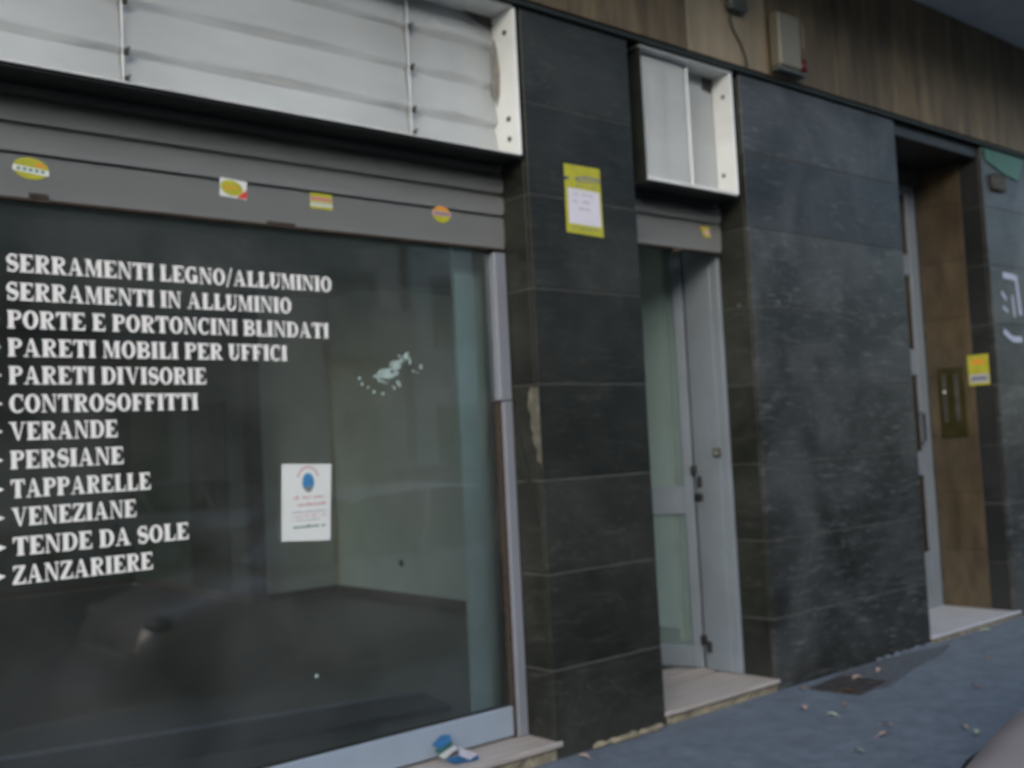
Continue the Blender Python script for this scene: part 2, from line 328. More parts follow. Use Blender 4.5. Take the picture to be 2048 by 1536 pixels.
# mortar rubble at the pier base
def rubble(name, parent, x0, x1, y, z, n, s, m='mortar', seed=1):
    rnd = random.Random(seed); mb = MB()
    for k in range(n):
        t = (k+.5)/n; cx = x0+(x1-x0)*t+rnd.uniform(-.01,.01); a = s*rnd.uniform(.6,1.4)
        bmesh.ops.create_icosphere(mb.bm, subdivisions=1, radius=1, matrix=Matrix.Translation((cx, y+rnd.uniform(-.012,.012), z)) @ Matrix.Diagonal((a*1.8, a*.8, a*.7, 1)) @ Matrix.Rotation(rnd.uniform(0,6), 4, (rnd.random(), rnd.random(), 1)))
    return tag(mb.build(name, m, parent), kind='stuff')
lab(rubble('mortar_rubble', p1, 3.80, 4.30, -.012, .012, 26, .022, seed=4), 'crumbled pale mortar along the foot of the narrow pier')
lab(rubble('mortar_rubble', p2, 6.45, 7.15, -.015, .006, 18, .018, 'asphalt', seed=5), 'crumbled asphalt along the foot of the wide pier')

# fascia of upright travertine slabs and soffit
fx = [-3.2+.78*k for k in range(0, 21)]
fas = B('fascia', 'grout', bld, -3.3, 13.2, -.012, .35, 3.846, 4.79); lab(fas, 'brown stone fascia of upright slabs above the shops')
for a, b_ in zip(fx, fx[1:]):
    pale = abs(a-4.6) < .05
    a2, b2 = a+.235, b_+.235
    s_ = B('fascia_slab', 'travertine_pale' if pale else 'travertine', fas, a2+.002, b2-.002, -.04-random.uniform(0,.004), -.0125, 3.842, 4.788, bev=.003)
    if pale: lab(s_, 'cream slab between brown ones')
B('drip_rail', 'dark_metal', bld, -3.3, 13.2, -.028, .0, 3.814, 3.838)  # dark strip set in place of the shadow gap under the fascia
lab(B('soffit', 'soffit', bld, -3.3, 13.2, -1.5, .35, 4.792, 5.05), 'grey plastered underside of the balcony above')
B('upper_wall', 'stucco_grey', bld, -3.3, 13.2, -.02, .3, 5.052, 16)
# dark lintels behind the signs
lab(B('floor_slab', 'ceil_in', bld, -3.1, 13.1, .37, 9.65, 3.82, 4.79), 'floor above the shops')
B('lintel', 'dark_metal', bld, -2.2, 3.545, .31, .36, 2.9, 3.81)
B('lintel', 'dark_metal', bld, 4.35, 5.347, .31, .36, 3.02, 3.81)
# house entrance surround
B('lintel', 'black_marble', bld, 7.176, 8.4995, .03, .75, 3.72, 3.81)
sw = B('side_wall', 'grout', bld, 8.504, 8.60, .194, 2.5, 0, 3.8); lab(sw, 'brown stone side wall of the house entrance')
for i, z in enumerate([.05, .52, 1.0, 1.48, 1.96, 2.44, 2.92, 3.40]):
    z1 = min(z+.48, 3.718)
    B('stone_slab', 'brown_stone', sw, 8.494, 8.5035, .196, .58, z+.002, z1-.002, bev=.001)

# interior of the empty shop
iw = [(6.0, 6.12, 1.3, 6.2), ]
lab(B('interior_wall', 'wall_in', bld, 6.0, 6.15, 1.449, 6.35, .075, 3.3), 'plain right wall of the empty shop')
B('interior_wall', 'wall_in', bld, 6.0, 7.1, 1.30, 1.447, .075, 3.3)
B('corner_trim', 'trim', bld, 5.978, 5.998, 1.268, 1.30, .077, 3.3)
B('corner_trim', 'trim', bld, 5.955, 5.983, 6.165, 6.184, .156, 3.3)
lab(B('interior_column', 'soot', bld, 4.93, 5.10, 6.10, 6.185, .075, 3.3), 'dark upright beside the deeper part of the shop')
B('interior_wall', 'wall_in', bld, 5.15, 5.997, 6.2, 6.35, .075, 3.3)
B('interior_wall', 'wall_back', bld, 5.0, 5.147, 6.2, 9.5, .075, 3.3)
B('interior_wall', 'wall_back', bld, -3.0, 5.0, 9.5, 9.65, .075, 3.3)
B('interior_wall', 'wall_in', bld, -3.1, -2.95, .4, 1.2, .075, 3.3)
B('interior_wall', 'wall_in', bld, -3.1, -2.95, 8.4, 9.65, .075, 3.3)
sdw = B('side_window', 'alu_dim', bld, -3.1, -2.95, 1.2, 8.4, .075, .25)  # unseen window added to bring fill daylight into the room
for yy in (1.2, 3.58, 5.96, 8.34): B('mullion', 'alu_dim', sdw, -3.06, -3.0, yy, yy+.06, .25, 3.3)
B('pane', 'glass', sdw, -3.035, -3.034, 1.26, 8.34, .25, 3.3)
B('interior_wall', 'wall_in', bld, 6.95, 7.1, .31, 1.297, .075, 3.3)
lab(B('interior_column', 'col_in', bld, 3.352, 4.33, .40, .425, .075, 3.3), 'light partition just inside the shop window')
lab(B('interior_column', 'col_in', bld, 6.001, 6.5, 1.27, 1.298, .077, 3.3), 'light wall end seen through the shop door')
B('interior_floor', 'floor_in', bld, -3.1, 7.1, .302, 9.65, -.1, .066)
lab(B('interior_ceiling', 'ceil_in', bld, -3.1, 7.1, .37, 9.65, 3.302, 3.45), 'ceiling of the empty shop')
for bx in ((5.985,5.998,1.302,6.185,.075,.155),(5.15,5.983,6.185,6.198,.075,.155),(4.987,4.999,6.2,9.48,.075,.155),(-2.9,4.98,9.47,9.49,.075,.155)):
    B('baseboard', 'baseboard', bld, *bx)
# dark panel added to darken the deep side wall
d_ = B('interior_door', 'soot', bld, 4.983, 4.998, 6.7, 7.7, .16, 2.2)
B('interior_beam', 'ceil_in', bld, -2.9, 5.98, 3.6, 3.9, 3.0, 3.3)
o = MB().cyl((5.999, 4.95, .45), (-1,0,0), .035, .012, 12).build('wall_socket', 'black', bld)
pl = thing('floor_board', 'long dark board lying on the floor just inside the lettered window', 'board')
MB().prism([(-.5,1.72,.067),(3.66,1.02,.067),(3.72,1.37,.067),(-.5,2.38,.067)], (0,0,.03)).build('board', 'black', pl)  # flat dark prism, paler strip along its back edge
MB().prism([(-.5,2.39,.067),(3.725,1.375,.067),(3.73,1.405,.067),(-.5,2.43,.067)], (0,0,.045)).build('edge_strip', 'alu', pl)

# ------------------------------------------------------------------ sign light boxes with their faces missing
def corrugated(x0, x1, z0, z1, ybase, edges, amp, nx=2):
    mb = MB(); zs = []
    for a, b_ in zip(edges, edges[1:]):
        for k in range(12):
            t = k/12; zs.append((a+(b_-a)*t, ybase-amp*(min(1, t/.10)**.6)*(1-.92*t)))
    zs.append((edges[-1], ybase))
    mb.grid([[(x0+(x1-x0)*i/nx, y, z) for i in range(nx+1)] for z, y in zs])
    for v in mb.bm.verts: pass
    bmesh.ops.solidify(mb.bm, geom=mb.bm.faces[:], thickness=-.002)
    return mb
sg = thing('sign_box', 'long white sign tray without its face above the lettered window', 'sign box', 'empty sign boxes above the shutters')
edges = [3.036, 3.215, 3.425, 3.63, 3.80]
xs = [-2.15, -1.25, .145, 1.545, 2.945, 3.502]
for a, b_ in zip(xs, xs[1:]):
    o = corrugated(a+.0015, b_-.0015, 3.036, 3.8, .186, edges, .036).build('back_panel', 'sign_white', sg, False)
    for p in o.data.polygons: p.use_smooth = True
for xq in xs[1:-1]:
    B('seam_strip', 'sign_white', sg, xq-.0025, xq+.004, .146, .150, 3.04, 3.79, bev=.001)
    for z in (3.10, 3.215, 3.425, 3.63):
        mbk = MB().box(xq+.002, xq+.024, .138, .160, z-.014, z+.012, bev=.003).prism([(xq+.006,.149,z-.010),(xq+.030,.149,z+.014),(xq+.022,.149,z+.020)], (0,-.012,0))
        mbk.build('lamp_clip', 'soot', sg)
B('end_return', 'sign_white', sg, 3.503, 3.522, 0, .19, 3.034, 3.80, bev=.002)
B('top_return', 'sign_white2', sg, -2.15, 3.501, 0, .19, 3.80, 3.811)
B('bottom_lip', 'sign_white2', sg, -2.15, 3.5, -.002, .008, 3.029, 3.037, bev=.002)
B('bottom_pan', 'dark_metal', sg, -2.15, 3.52, .0125, .20, 3.018, 3.033)  # tray underside painted dark in place of its shade
for z in (3.13, 3.235, 3.69):
    MB().cyl((3.503, .07, z), (-1,0,0), .014, .004, 10).build('screw_hole', 'soot', sg)
# grimy smudge in the corner, and the top shadow painted dark
mb = MB(); mb.prism([(3.5015,.158,3.32),(3.5015,.13,3.38),(3.5015,.12,3.50),(3.5015,.135,3.62),(3.5015,.158,3.68)], (-.002,0,0)); mb.build('stain', 'grime', sg)
MB().prism([(3.47,.150,3.40),(3.50,.150,3.33),(3.50,.150,3.68),(3.475,.150,3.60)], (0,.002,0)).build('stain', 'grime', sg)
MB().prism([(3.30,.165,3.80),(3.498,.165,3.80),(3.498,.165,3.745),(3.42,.165,3.765)], (0,.002,0)).build('stain', 'soot', sg)  # shadow under the top return, painted as a dark patch

s2 = thing('sign_box', 'small square white sign tray without its face above the shop door', 'sign box', 'empty sign boxes above the shutters')
def fold(x0, x1, yb, amp, z0, z1, n=10):
    mb = MB(); pts = [(x0+(x1-x0)*i/n, yb-amp*math.sin(math.pi*i/n)**.6) for i in range(n+1)]
    mb.grid([[(x, y, z) for x, y in pts] for z in (z0, z1)]); bmesh.ops.solidify(mb.bm, geom=mb.bm.faces[:], thickness=-.002); return mb
fold(4.464, 4.915, .062, .008, 3.046, 3.785).build('front_panel', 'sign_white', s2, True)
fold(4.80, 5.262, .14, .010, 3.036, 3.795).build('back_panel', 'sign_white', s2, True)
B('seam_strip', 'sign_white', s2, 4.916, 4.926, .052, .085, 3.05, 3.785, bev=.002)
B('end_return', 'sign_white', s2, 5.264, 5.285, 0, .20, 3.034, 3.795, bev=.002)
B('end_return', 'dark_metal', s2, 4.452, 4.4615, .002, .19, 3.034, 3.795, bev=.002)  # left side coloured dark for the shaded gap beside the pier
B('top_return', 'sign_white2', s2, 4.452, 5.285, .0, .2, 3.797, 3.809)
B('bottom_lip', 'sign_white2', s2, 4.462, 5.262, -.003, .012, 3.026, 3.045, bev=.002)
B('bottom_pan', 'dark_metal', s2, 4.45, 5.285, .0125, .2, 3.015, 3.0325)  # underside coloured dark here too, standing in for shade
MB().prism([(4.95,.132,3.79),(5.258,.132,3.79),(5.245,.132,3.70),(5.0,.132,3.72)], (0,.003,0)).build('stain', 'soot', s2)  # dark patch painting the shadow at the top of the recess
for (x,y,z) in ((5.263,.06,3.66),(5.263,.09,3.17)): MB().cyl((x,y,z), (-1,0,0), .013, .004, 10).build('screw_hole', 'soot', s2)
for z in (3.14, 3.40): MB().box(4.50,4.508,.046,.052,z-.02,z+.02,bev=.002).build('lamp_clip', 'soot', s2)
MB().box(4.900,4.910,.10,.13,3.30,3.38,bev=.002).build('lamp_clip', 'soot', s2)

# ------------------------------------------------------------------ roller shutters
def slat(x0, x1, z0, z1, y, bulge=.016, lipd=.020):
    mb = MB(); n = 8; prof = []
    for k in range(n+1):
        t = k/n; prof.append((y-bulge*math.sin(math.pi*t)**.5, z0+.012+(z1-.006-z0-.012)*t))
    prof = [(y+lipd, z0), (y+lipd*.7, z0+.008)] + prof + [(y+lipd, z1-.002)]
    mb.grid([[(x0, a, b_), (x1, a, b_)] for a, b_ in prof]); bmesh.ops.solidify(mb.bm, geom=mb.bm.faces[:], thickness=-.0015); return mb
def shutter(label, x0, x1, zj):
    t = thing('roller_shutter', label, 'roller shutter', 'rolled-up grey shutters above the openings')
    for i, (a, b_) in enumerate(zip(zj[1:], zj[2:])): slat(x0, x1, a, b_, .205).build('slat', 'shutter', t, True)
    o = slat(x0, x1, zj[0], zj[1], .203, .004, .006).build('bottom_slat', 'shutter', t, True)
    B('bottom_edge', 'rust', t, x0, x1, .198, .232, zj[0]-.014, zj[0]-.001, bev=.003)
    return t
sh1 = shutter('wide grey roller shutter mostly rolled up above the lettered window', -2.19, 3.543, [2.588, 2.752, 2.868, 2.985, 3.10])
sh2 = shutter('narrow grey roller shutter mostly rolled up above the shop door', 4.36, 5.335, [2.712, 2.885, 3.005, 3.11])
for x in (1.0, 2.14, 3.0): MB().cyl((x,.199,2.818), (0,-1,0), .013, .006, 10).build('bolt', 'rust', sh1)
B('rust_stain', 'rust', sh1, 1.19, 1.26, .1965, .199, 2.589, 2.607, bev=.001)
B('rust_stain', 'rust', sh1, 2.18, 2.32, .1965, .199, 2.585, 2.598, bev=.001)
MB().cyl((4.88,.197,2.945), (0,-1,0), .014, .006, 10).build('bolt', 'rust', sh2)
MB().cyl((4.90,.20,2.700), (0,0,-1), .03, .02, 10).build('lock_stub', 'rust', sh2)

# stickers: flat print
def disc(cx, cz, rx, rz, y, rot=0, n=28, a0=0, a1=2*math.pi, chord=False):
    pts = []
    for k in range(n):
        t = a0+(a1-a0)*k/(n if a1-a0 > 6.2 else n-1)
        x, z = rx*math.cos(t), rz*math.sin(t)
        pts.append((cx+x*math.cos(rot)-z*math.sin(rot), y, cz+x*math.sin(rot)+z*math.cos(rot)))
    return pts
def band(cx, cz, w, h, y, rot=0):
    return [(cx+x*math.cos(rot)-z*math.sin(rot), y, cz+x*math.sin(rot)+z*math.cos(rot)) for x, z in ((-w,-h),(w,-h),(w,h),(-w,h))]
def flat(name, m, parent, *polys, th=.0004):
    mb = MB()
    for p in polys: mb.prism(p, (0, th, 0))
    return mb.build(name, m, parent)
G = 'small advertising stickers on the shutters'
YS = .1965
s = thing('sticker', 'oval yellow sticker with white middle band at the left end of the wide shutter', 'sticker', G)
flat('backing', 'yellow', s, disc(1.20, 2.70, .066, .042, YS, -.05)); flat('white_band', 'paper', s, band(1.20, 2.693, .066, .011, YS-.0006, -.10)); flat('print', 'green_ink', s, *[band(1.155+.022*k, 2.697-.0015*k, .007, .005, YS-.0012, -.1) for k in range(5)])
flat('orange_print', 'orange', s, band(1.235, 2.715, .018, .007, YS-.0006, -.2))
s = thing('sticker', 'white and red sticker with yellow disc, second from the left on the wide shutter', 'sticker', G)
flat('backing', 'paper', s, band(2.026, 2.722, .062, .040, YS, -.05)); flat('red_corner', 'red', s, [(2.04,YS-.0006,2.683),(2.087,YS-.0006,2.683),(2.087,YS-.0006,2.722)])
flat('yellow_disc', 'yellow', s, disc(2.018, 2.724, .052, .033, YS-.0012, -.15)); flat('print', 'orange', s, *[band(1.995+.02*k, 2.726, .007, .006, YS-.0018, -.1) for k in range(3)])
s = thing('sticker', 'square yellow and pink striped sticker in the middle of the wide shutter', 'sticker', G)
flat('backing', 'yellow', s, band(2.457, 2.714, .058, .036, YS)); flat('pink_band', 'pink', s, band(2.457, 2.724, .056, .008, YS-.0006)); flat('white_band', 'paper', s, band(2.457, 2.698, .056, .008, YS-.0006))
flat('print', 'red', s, *[band(2.415+.021*k, 2.725, .006, .005, YS-.0012) for k in range(5)]); flat('print', 'green_ink', s, *[band(2.415+.021*k, 2.699, .005, .004, YS-.0012) for k in range(5)])
s = thing('sticker', 'round orange and yellow sticker near the right end of the wide shutter', 'sticker', G)
flat('backing', 'yellow', s, disc(3.138, 2.726, .056, .042, YS)); flat('orange_cap', 'orange', s, disc(3.138, 2.727, .054, .040, YS-.0006, 0, 16, .45, math.pi-.45)); flat('white_band', 'pink', s, band(3.138, 2.729, .058, .011, YS-.0012)); flat('print', 'navy', s, *[band(3.10+.019*k, 2.729, .006, .006, YS-.0018) for k in range(5)])
s = thing('sticker', 'torn orange and yellow sticker on the narrow shutter over the shop door', 'sticker', G)
flat('backing', 'yellow', s, [(5.13,YS,2.86),(5.225,YS,2.862),(5.215,YS,2.825),(5.24,YS,2.80),(5.17,YS,2.79),(5.15,YS,2.82)]); flat('print', 'pink', s, disc(5.195, 2.825, .024, .018, YS-.0006)); flat('orange_print', 'orange', s, band(5.155, 2.85, .016, .006, YS-.0006))

# ------------------------------------------------------------------ display window
win = thing('shop_window', 'large shop window with white Italian lettering in a grey aluminium frame', 'shop window')
fr = B('bottom_rail', 'alu_white', win, -2.19, 3.463, .222, .282, .098, .243, bev=.003)
B('side_frame', 'alu', win, 3.487, 3.546, .205, .275, .088, 1.79, bev=.003)
B('side_frame', 'alu', win, 3.470, 3.546, .204, .275, 1.794, 2.565, bev=.003)
B('guide_slot', 'rust', win, 3.4645, 3.4855, .226, .28, .075, 1.79)
B('glass_stop', 'dark_metal', win, -2.19, 3.463, .240, .262, .2435, .252)
gl = B('window_glass', 'glass', win, -2.19, 3.4635, .247, .2475, .253, 3.0)

# serif letters, built of strokes
def glyph(c, S=.285, T=.115):
    sh, so = .075, .065; P = []
    def rect(x0, x1, z0, z1): P.append([(x0,z0),(x1,z0),(x1,z1),(x0,z1)])
    def stem(x, w_=S, top=True, bot=True):
        rect(x, x+w_, 0, 1)
        if bot: rect(x-so, x+w_+so, 0, sh)
        if top: rect(x-so, x+w_+so, 1-sh, 1)
    def q(*p): P.append(list(p))
    def arc(cx, cz, rx, rz, ix, iz, a0, a1, n=14):
        for k in range(n):
            t0, t1 = R(a0+(a1-a0)*k/n), R(a0+(a1-a0)*(k+1)/n)
            P.append([(cx+ix*math.cos(t0), cz+iz*math.sin(t0)), (cx+rx*math.cos(t0), cz+rz*math.sin(t0)), (cx+rx*math.cos(t1), cz+rz*math.sin(t1)), (cx+ix*math.cos(t1), cz+iz*math.sin(t1))])
    if c == 'I': stem(so); w_ = S+2*so
    elif c in 'EF':
        stem(so); w_ = .70; rect(so+S, w_, 1-T, 1); q((w_-.07,1-T),(w_-.10,1-T),(w_,.68),(w_,1-T)); rect(so+S, .52, .46, .46+T); q((.45,.46-.1),(.52,.36),(.52,.64),(.45,.54+.02))
        if c == 'E': rect(so+S, w_+.03, 0, T); q((w_-.08,T),(w_+.03,T),(w_+.05,.34),(w_+.0,.30)); w_ += .05
    elif c == 'L': stem(so); w_ = .70; rect(so+S, w_, 0, T); q((w_-.10,T),(w_,T),(w_+.02,.40),(w_-.03,.34)); w_ += .02
    elif c == 'T':
        w_ = .78; x = (w_-S)/2; stem(x, S, False, True); rect(0, w_, 1-T, 1); q((0,.66),(.05,.70),(.12,1-T),(0,1-T)); q((w_-.12,1-T),(w_-.05,.70),(w_,.66),(w_,1-T))
    elif c in 'PRB':
        stem(so); x = so+S
        rz = .27 if c != 'B' else .255; cz = 1-rz; rx = .30
        rect(x, x+.10, 1-T, 1); arc(x+.10, cz, rx, rz, .10, rz-T, 90, -90); rect(x, x+.10, cz-rz, cz-rz+T)
        w_ = x+.10+rx
        if c == 'R': q((x+.02,cz-rz),(x+.16,cz-rz),(x+.44,0),(x+.20,0)); rect(x+.20, x+.48, 0, sh); w_ = x+.48
        if c == 'B': arc(x+.12, .26, .34, .26, .12, .26-T, 90, -90); rect(x, x+.12, 0, T); rect(x, x+.12, .52-T, .52); w_ = x+.12+.34
    elif c == 'D': stem(so); x = so+S; rect(x, x+.08, 1-T, 1); rect(x, x+.08, 0, T); arc(x+.08, .5, .42, .5, .19, .5-T, 90, -90, 18); w_ = x+.5
    elif c == 'A':
        q((.09,0),(.16,0),(.42,.93),(.36,1)); q((.36,1),(.50,1),(.82,0),(.56,0)); rect(.20, .60, .28, .28+T); rect(0, .27, 0, sh); rect(.47, .90, 0, sh); w_ = .90
    elif c == 'V': q((.06,1),(.32,1),(.53,0),(.42,0)); q((.53,0),(.45,.06),(.72,1),(.79,1)); rect(0, .40, 1-sh, 1); rect(.62, .88, 1-sh, 1); w_ = .88
    elif c == 'N':
        rect(.09, .17, 0, 1); rect(.67, .75, 0, 1); q((.05,1),(.30,1),(.75,0),(.60,0)); rect(0, .26, 0, sh); rect(.58, .84, 1-sh, 1); rect(0, .14, 1-sh, 1); w_ = .84
    elif c == 'M':
        rect(.09, .17, 0, 1); rect(.72, .95, 0, 1); q((.06,1),(.32,1),(.55,.12),(.47,0)); q((.47,0),(.54,.0),(.78,1),(.70,1)); rect(0, .26, 0, sh); rect(.65, 1.02, 0, sh); rect(0, .14, 1-sh, 1); rect(.90, 1.02, 1-sh, 1); w_ = 1.02
    elif c == 'Z': rect(.04, .70, 1-T, 1); rect(0, .72, 0, T); q((.44,1-T),(.70,1-T),(.27,T),(0,T)); q((.04,.70),(.09,.72),(.16,1-T),(.04,1-T)); q((.60,T),(.66,.30),(.72,.34),(.72,T)); w_ = .72
    elif c == 'O': arc(.41, .5, .41, .52, .165, .52-T, 0, 360, 28); w_ = .82
    elif c == 'U': rect(.065, .065+S, .3, 1); rect(0, S+.13, 1-sh, 1); rect(.62, .70, .3, 1); rect(.54, .78, 1-sh, 1); arc(.3825, .32, .3175, .34, .14, .34-T*1.1, 180, 360, 14); w_ = .78
    elif c in 'CG':
        arc(.41, .5, .41, .52, .165, .52-T, 50, 310 if c == 'C' else 318, 22); q((.62,.66),(.70,.62),(.70,1),(.64,1)); w_ = .74
        if c == 'C': q((.62,.10),(.66,.06),(.74,.26),(.70,.30))
        if c == 'G': rect(.50, .50+S, 0.02, .42); rect(.44, .82, .42, .42+sh); w_ = .84
    elif c == 'S':
        n = 26; ctr = []
        for k in range(n+1):
            t = k/n
            if t < .5: a = R(35 + (270-35)*t*2); ctr.append((.33+.22*math.cos(a), .73+.215*math.sin(a)))
            else: a = R(90 - (90+145)*(t-.5)*2); ctr.append((.33+.235*math.cos(a), .27+.225*math.sin(a)))
        ctr = [(x, z+(.0)) for x, z in ctr]
        for k in range(n):
            (x0,z0),(x1,z1) = ctr[k], ctr[k+1]; dx, dz = x1-x0, z1-z0; l = math.hypot(dx,dz) or 1
            def hw(t): return .045+.085*math.exp(-((t-.5)/.20)**2)+.025*math.sin(math.pi*t*4)**2
            def off(i, sgn):
                a = ctr[max(i-1,0)]; b_ = ctr[min(i+1,n)]; ex, ez = b_[0]-a[0], b_[1]-a[1]; m_ = math.hypot(ex, ez) or 1
                h_ = hw(i/n)*sgn; return (ctr[i][0]-ez/m_*h_, ctr[i][1]+ex/m_*h_)
            P.append([off(k,-1), off(k+1,-1), off(k+1,1), off(k,1)])
        q((.48,.70),(.55,.66),(.57,1.0),(.50,1.0)); q((.07,0),(.13,0),(.17,.30),(.09,.34)); w_ = .64
    elif c == '/': q((0,-.12),(.10,-.12),(.42,1.1),(.32,1.1)); w_ = .42
    else: w_ = .32
    return P, w_
ROWS = [("SERRAMENTI LEGNO/ALLUMINIO",1.117,2.521,2.308),("SERRAMENTI IN ALLUMINIO",1.115,2.310,2.199),("PORTE E PORTONCINI BLINDATI",1.116,2.498,2.092),
("PARETI MOBILI PER UFFICI",1.116,2.281,1.985),("PARETI DIVISORIE",1.117,1.897,1.880),("CONTROSOFFITTI",1.118,1.858,1.773),("VERANDE",1.116,1.519,1.669),
("PERSIANE",1.116,1.540,1.562),("TAPPARELLE",1.117,1.646,1.454),("VENEZIANE",1.117,1.584,1.349),("TENDE DA SOLE",1.120,1.799,1.240),("ZANZARIERE",1.116,1.645,1.134)]
CH = .069
for txt, x0, x1, zb in ROWS:
    items = []; x = 0
    for c in txt:
        P, w_ = glyph(c); items.append((P, x)); x += w_ + (.06 if c != ' ' else 0)
    tot = x-.06; sx = (x1-x0)/tot
    mb = MB(); k = 0
    for P, gx in items:
        for pl_ in P:
            y = .2464 - .00002*(k % 12); k += 1
            mb.poly([(x0+(gx+px)*sx, y, zb+pz*CH) for px, pz in pl_])
    # arrow bullet in front of the row
    mb.poly([(x0-.075, .2464, zb+.010), (x0-.022, .2464, zb+CH*.5), (x0-.075, .2464, zb+CH-.010)])
    for f in mb.bm.faces:
        f.normal_update()
    o = mb.build('lettering', 'vinyl', win)
    o['label'] = 'white serif lettering reading ' + txt

# torn sticker remains on the glass
ts = thing('torn_sticker', 'pale scraps of a torn off sticker on the window glass', 'sticker')
rnd = random.Random(11)
def blob(cx, cz, r, rx=1, rot=0, n=22, jag=.62):
    out = []
    for k in range(n):
        a = 2*math.pi*k/n; q_ = r*(1-rnd.random()*jag); x, z = q_*rx*math.cos(a), q_*math.sin(a)
        out.append((cx+x*math.cos(rot)-z*math.sin(rot), .2455, cz+x*math.sin(rot)+z*math.cos(rot)))
    return out
def gpt(px, py):   # photo pixel on the glass plane, kept as a plain coordinate table
    q_ = r2*((px-1024)/F) - u2*((py-768)/F) + fw; t = (.2455-CAM.y)/q_.y; return (CAM+q_*t)
for (px, py, r, rx, rot) in ((775,750,.034,1.6,.4),(790,735,.022,1.8,.7),(812,712,.016,1.4,1.2),(803,722,.012,1.5,1.2),(797,768,.010,2.0,-.9),(826,742,.007,1,0),(842,733,.010,1.2,1.7),(719,757,.010,1.0,0),(724,768,.008,1.3,-1),(748,784,.008,1.2,0),(766,787,.008,1.4,0),(760,745,.012,1.5,.8),(768,762,.013,1.9,-.3),(783,727,.009,2.2,.9),(820,722,.008,2.4,1.4),(752,752,.010,1.8,.2),(788,775,.007,2.0,-1.1),(798,712,.006,1.2,.3),(736,775,.005,1.4,.3),(835,745,.005,1,0)):
    p = gpt(px, py); flat('scrap', 'pale_green', ts, blob(p.x, p.z, r*1.3, rx, rot), th=.0003)
# opening-hours-like poster behind the glass
po = thing('poster', 'white poster with blue oval and red lines stuck to the window glass', 'poster')
pa, pb, pc, pd = gpt(563,928), gpt(662,928), gpt(660,1080), gpt(563,1083)
YP = .2435
flat('sheet', 'paper', po, [(pa.x,YP,pa.z),(pb.x,YP,pb.z),(pc.x,YP,pc.z),(pd.x,YP,pd.z)], th=.0006)
def wordbar(x0, x1, z, h, y, seed):
    rr = random.Random(seed); out = []; x = x0
    while x < x1:
        w_ = rr.uniform(.5,1.0)*h; hh = h*rr.choice((.55,.6,.6,.9))
        if rr.random() > .16: out.append([(x,y,z),(min(x+w_,x1),y,z),(min(x+w_,x1),y,z+hh),(x,y,z+hh)])
        x += w_*1.35
    return out
cx = (pa.x+pb.x)/2+.003; W = pb.x-pa.x
flat('oval', 'blue', po, disc(cx, pa.z-.088, .030, .042, YP-.001)); flat('oval_base', 'greyblue', po, disc(cx, pa.z-.118, .018, .014, YP-.0014))
for k in range(9):
    a = R(20+140*k/8); flat('arc_print', 'pink', po, band(cx+.052*math.cos(a), pa.z-.075+.055*math.sin(a), .006, .005, YP-.001, a-1.57))
flat('text_line', 'pink', po, *wordbar(cx-.075, cx+.075, pa.z-.160, .016, YP-.001, 1)); flat('text_line', 'pink', po, *wordbar(cx-.08, cx+.085, pa.z-.192, .017, YP-.001, 2))
flat('text_line', 'grey_ink', po, *wordbar(cx-.09, cx+.09, pa.z-.222, .010, YP-.001, 3)); flat('text_line', 'pink', po, *wordbar(cx-.09, cx+.09, pa.z-.240, .009, YP-.001, 4)); flat('text_line', 'grey_ink', po, *wordbar(cx-.085, cx+.06, pa.z-.257, .008, YP-.001, 6))
flat('text_line', 'green_ink', po, *wordbar(cx-.082, cx+.08, pa.z-.288, .014, YP-.001, 5))
# small round suction mark low on the glass
p = gpt(633,1352)
MB().cyl((p.x, .246, p.z), (0,-1,0), .009, .002, 14).build('glass_spot', 'pale_green', win)

# ------------------------------------------------------------------ shop door recess
dr = thing('shop_door', 'grey aluminium shop door standing open inwards in its frame', 'door')
jm = B('frame_panel', 'alu_dim', dr, 5.318, 5.350, .302, .515, .077, 3.1, bev=.003)
B('frame_panel', 'alu_dim', dr, 5.322, 5.350, .235, .2995, .077, 3.1, bev=.003)
P0 = Vector((5.335, .535, 0)); dv = Vector((-.4, .915, 0)).normalized(); nv = Vector((-.915, -.4, 0))
T = Matrix((( dv.x, nv.x, 0, P0.x), (dv.y, nv.y, 0, P0.y), (0,0,1,0), (0,0,0,1)))   # local x along the leaf, local y out of its face
lf = B('leaf_frame', 'alu_dim', dr, 0, .068, -.02, .025, .085, 2.95, bev=.003, T=T)
B('leaf_frame', 'alu_dim', dr, .82, .90, -.02, .025, .085, 2.95, bev=.003, T=T)
B('mid_rail', 'alu_dim', dr, .0695, .8185, -.018, .022, 1.062, 1.242, bev=.003, T=T)
B('bottom_rail', 'alu_dim', dr, .0695, .8185, -.018, .022, .085, .217, bev=.003, T=T)
B('top_rail', 'alu_dim', dr, .0695, .8185, -.018, .022, 2.85, 2.95, bev=.003, T=T)
B('pane', 'glass_door', dr, .0695, .8185, 0, .001, .2175, 1.0615, T=T); B('pane', 'glass_door', dr, .0695, .8185, 0, .001, 1.2425, 2.8495, T=T)
for z in (1.345, .262): 
    hg = B('hinge', 'black', dr, 5.290, 5.332, .497, .530, z-.03, z+.03, bev=.006)
for z in (1.275, .225): B('hinge', 'black', dr, 5.296, 5.317, .455, .485, z-.038, z+.032, bev=.006)
B('lock', 'black', dr, 5.300, 5.3175, .455, .52, 1.150, 1.195, bev=.004)
lk = B('strike_box', 'soot', dr, 5.306, 5.3175, .290, .350, 1.425, 1.48, bev=.003); B('strike_plate', 'chrome', lk, 5.3025, 5.3055, .305, .335, 1.437, 1.462)
B('threshold', 'step', dr, 4.36, 5.31, .50, .56, .0745, .084, bev=.002)
MB().cyl((5.35,.10,2.36), (-1,0,0), .011, .006, 10).build('cylinder_lock', 'chrome', dr)

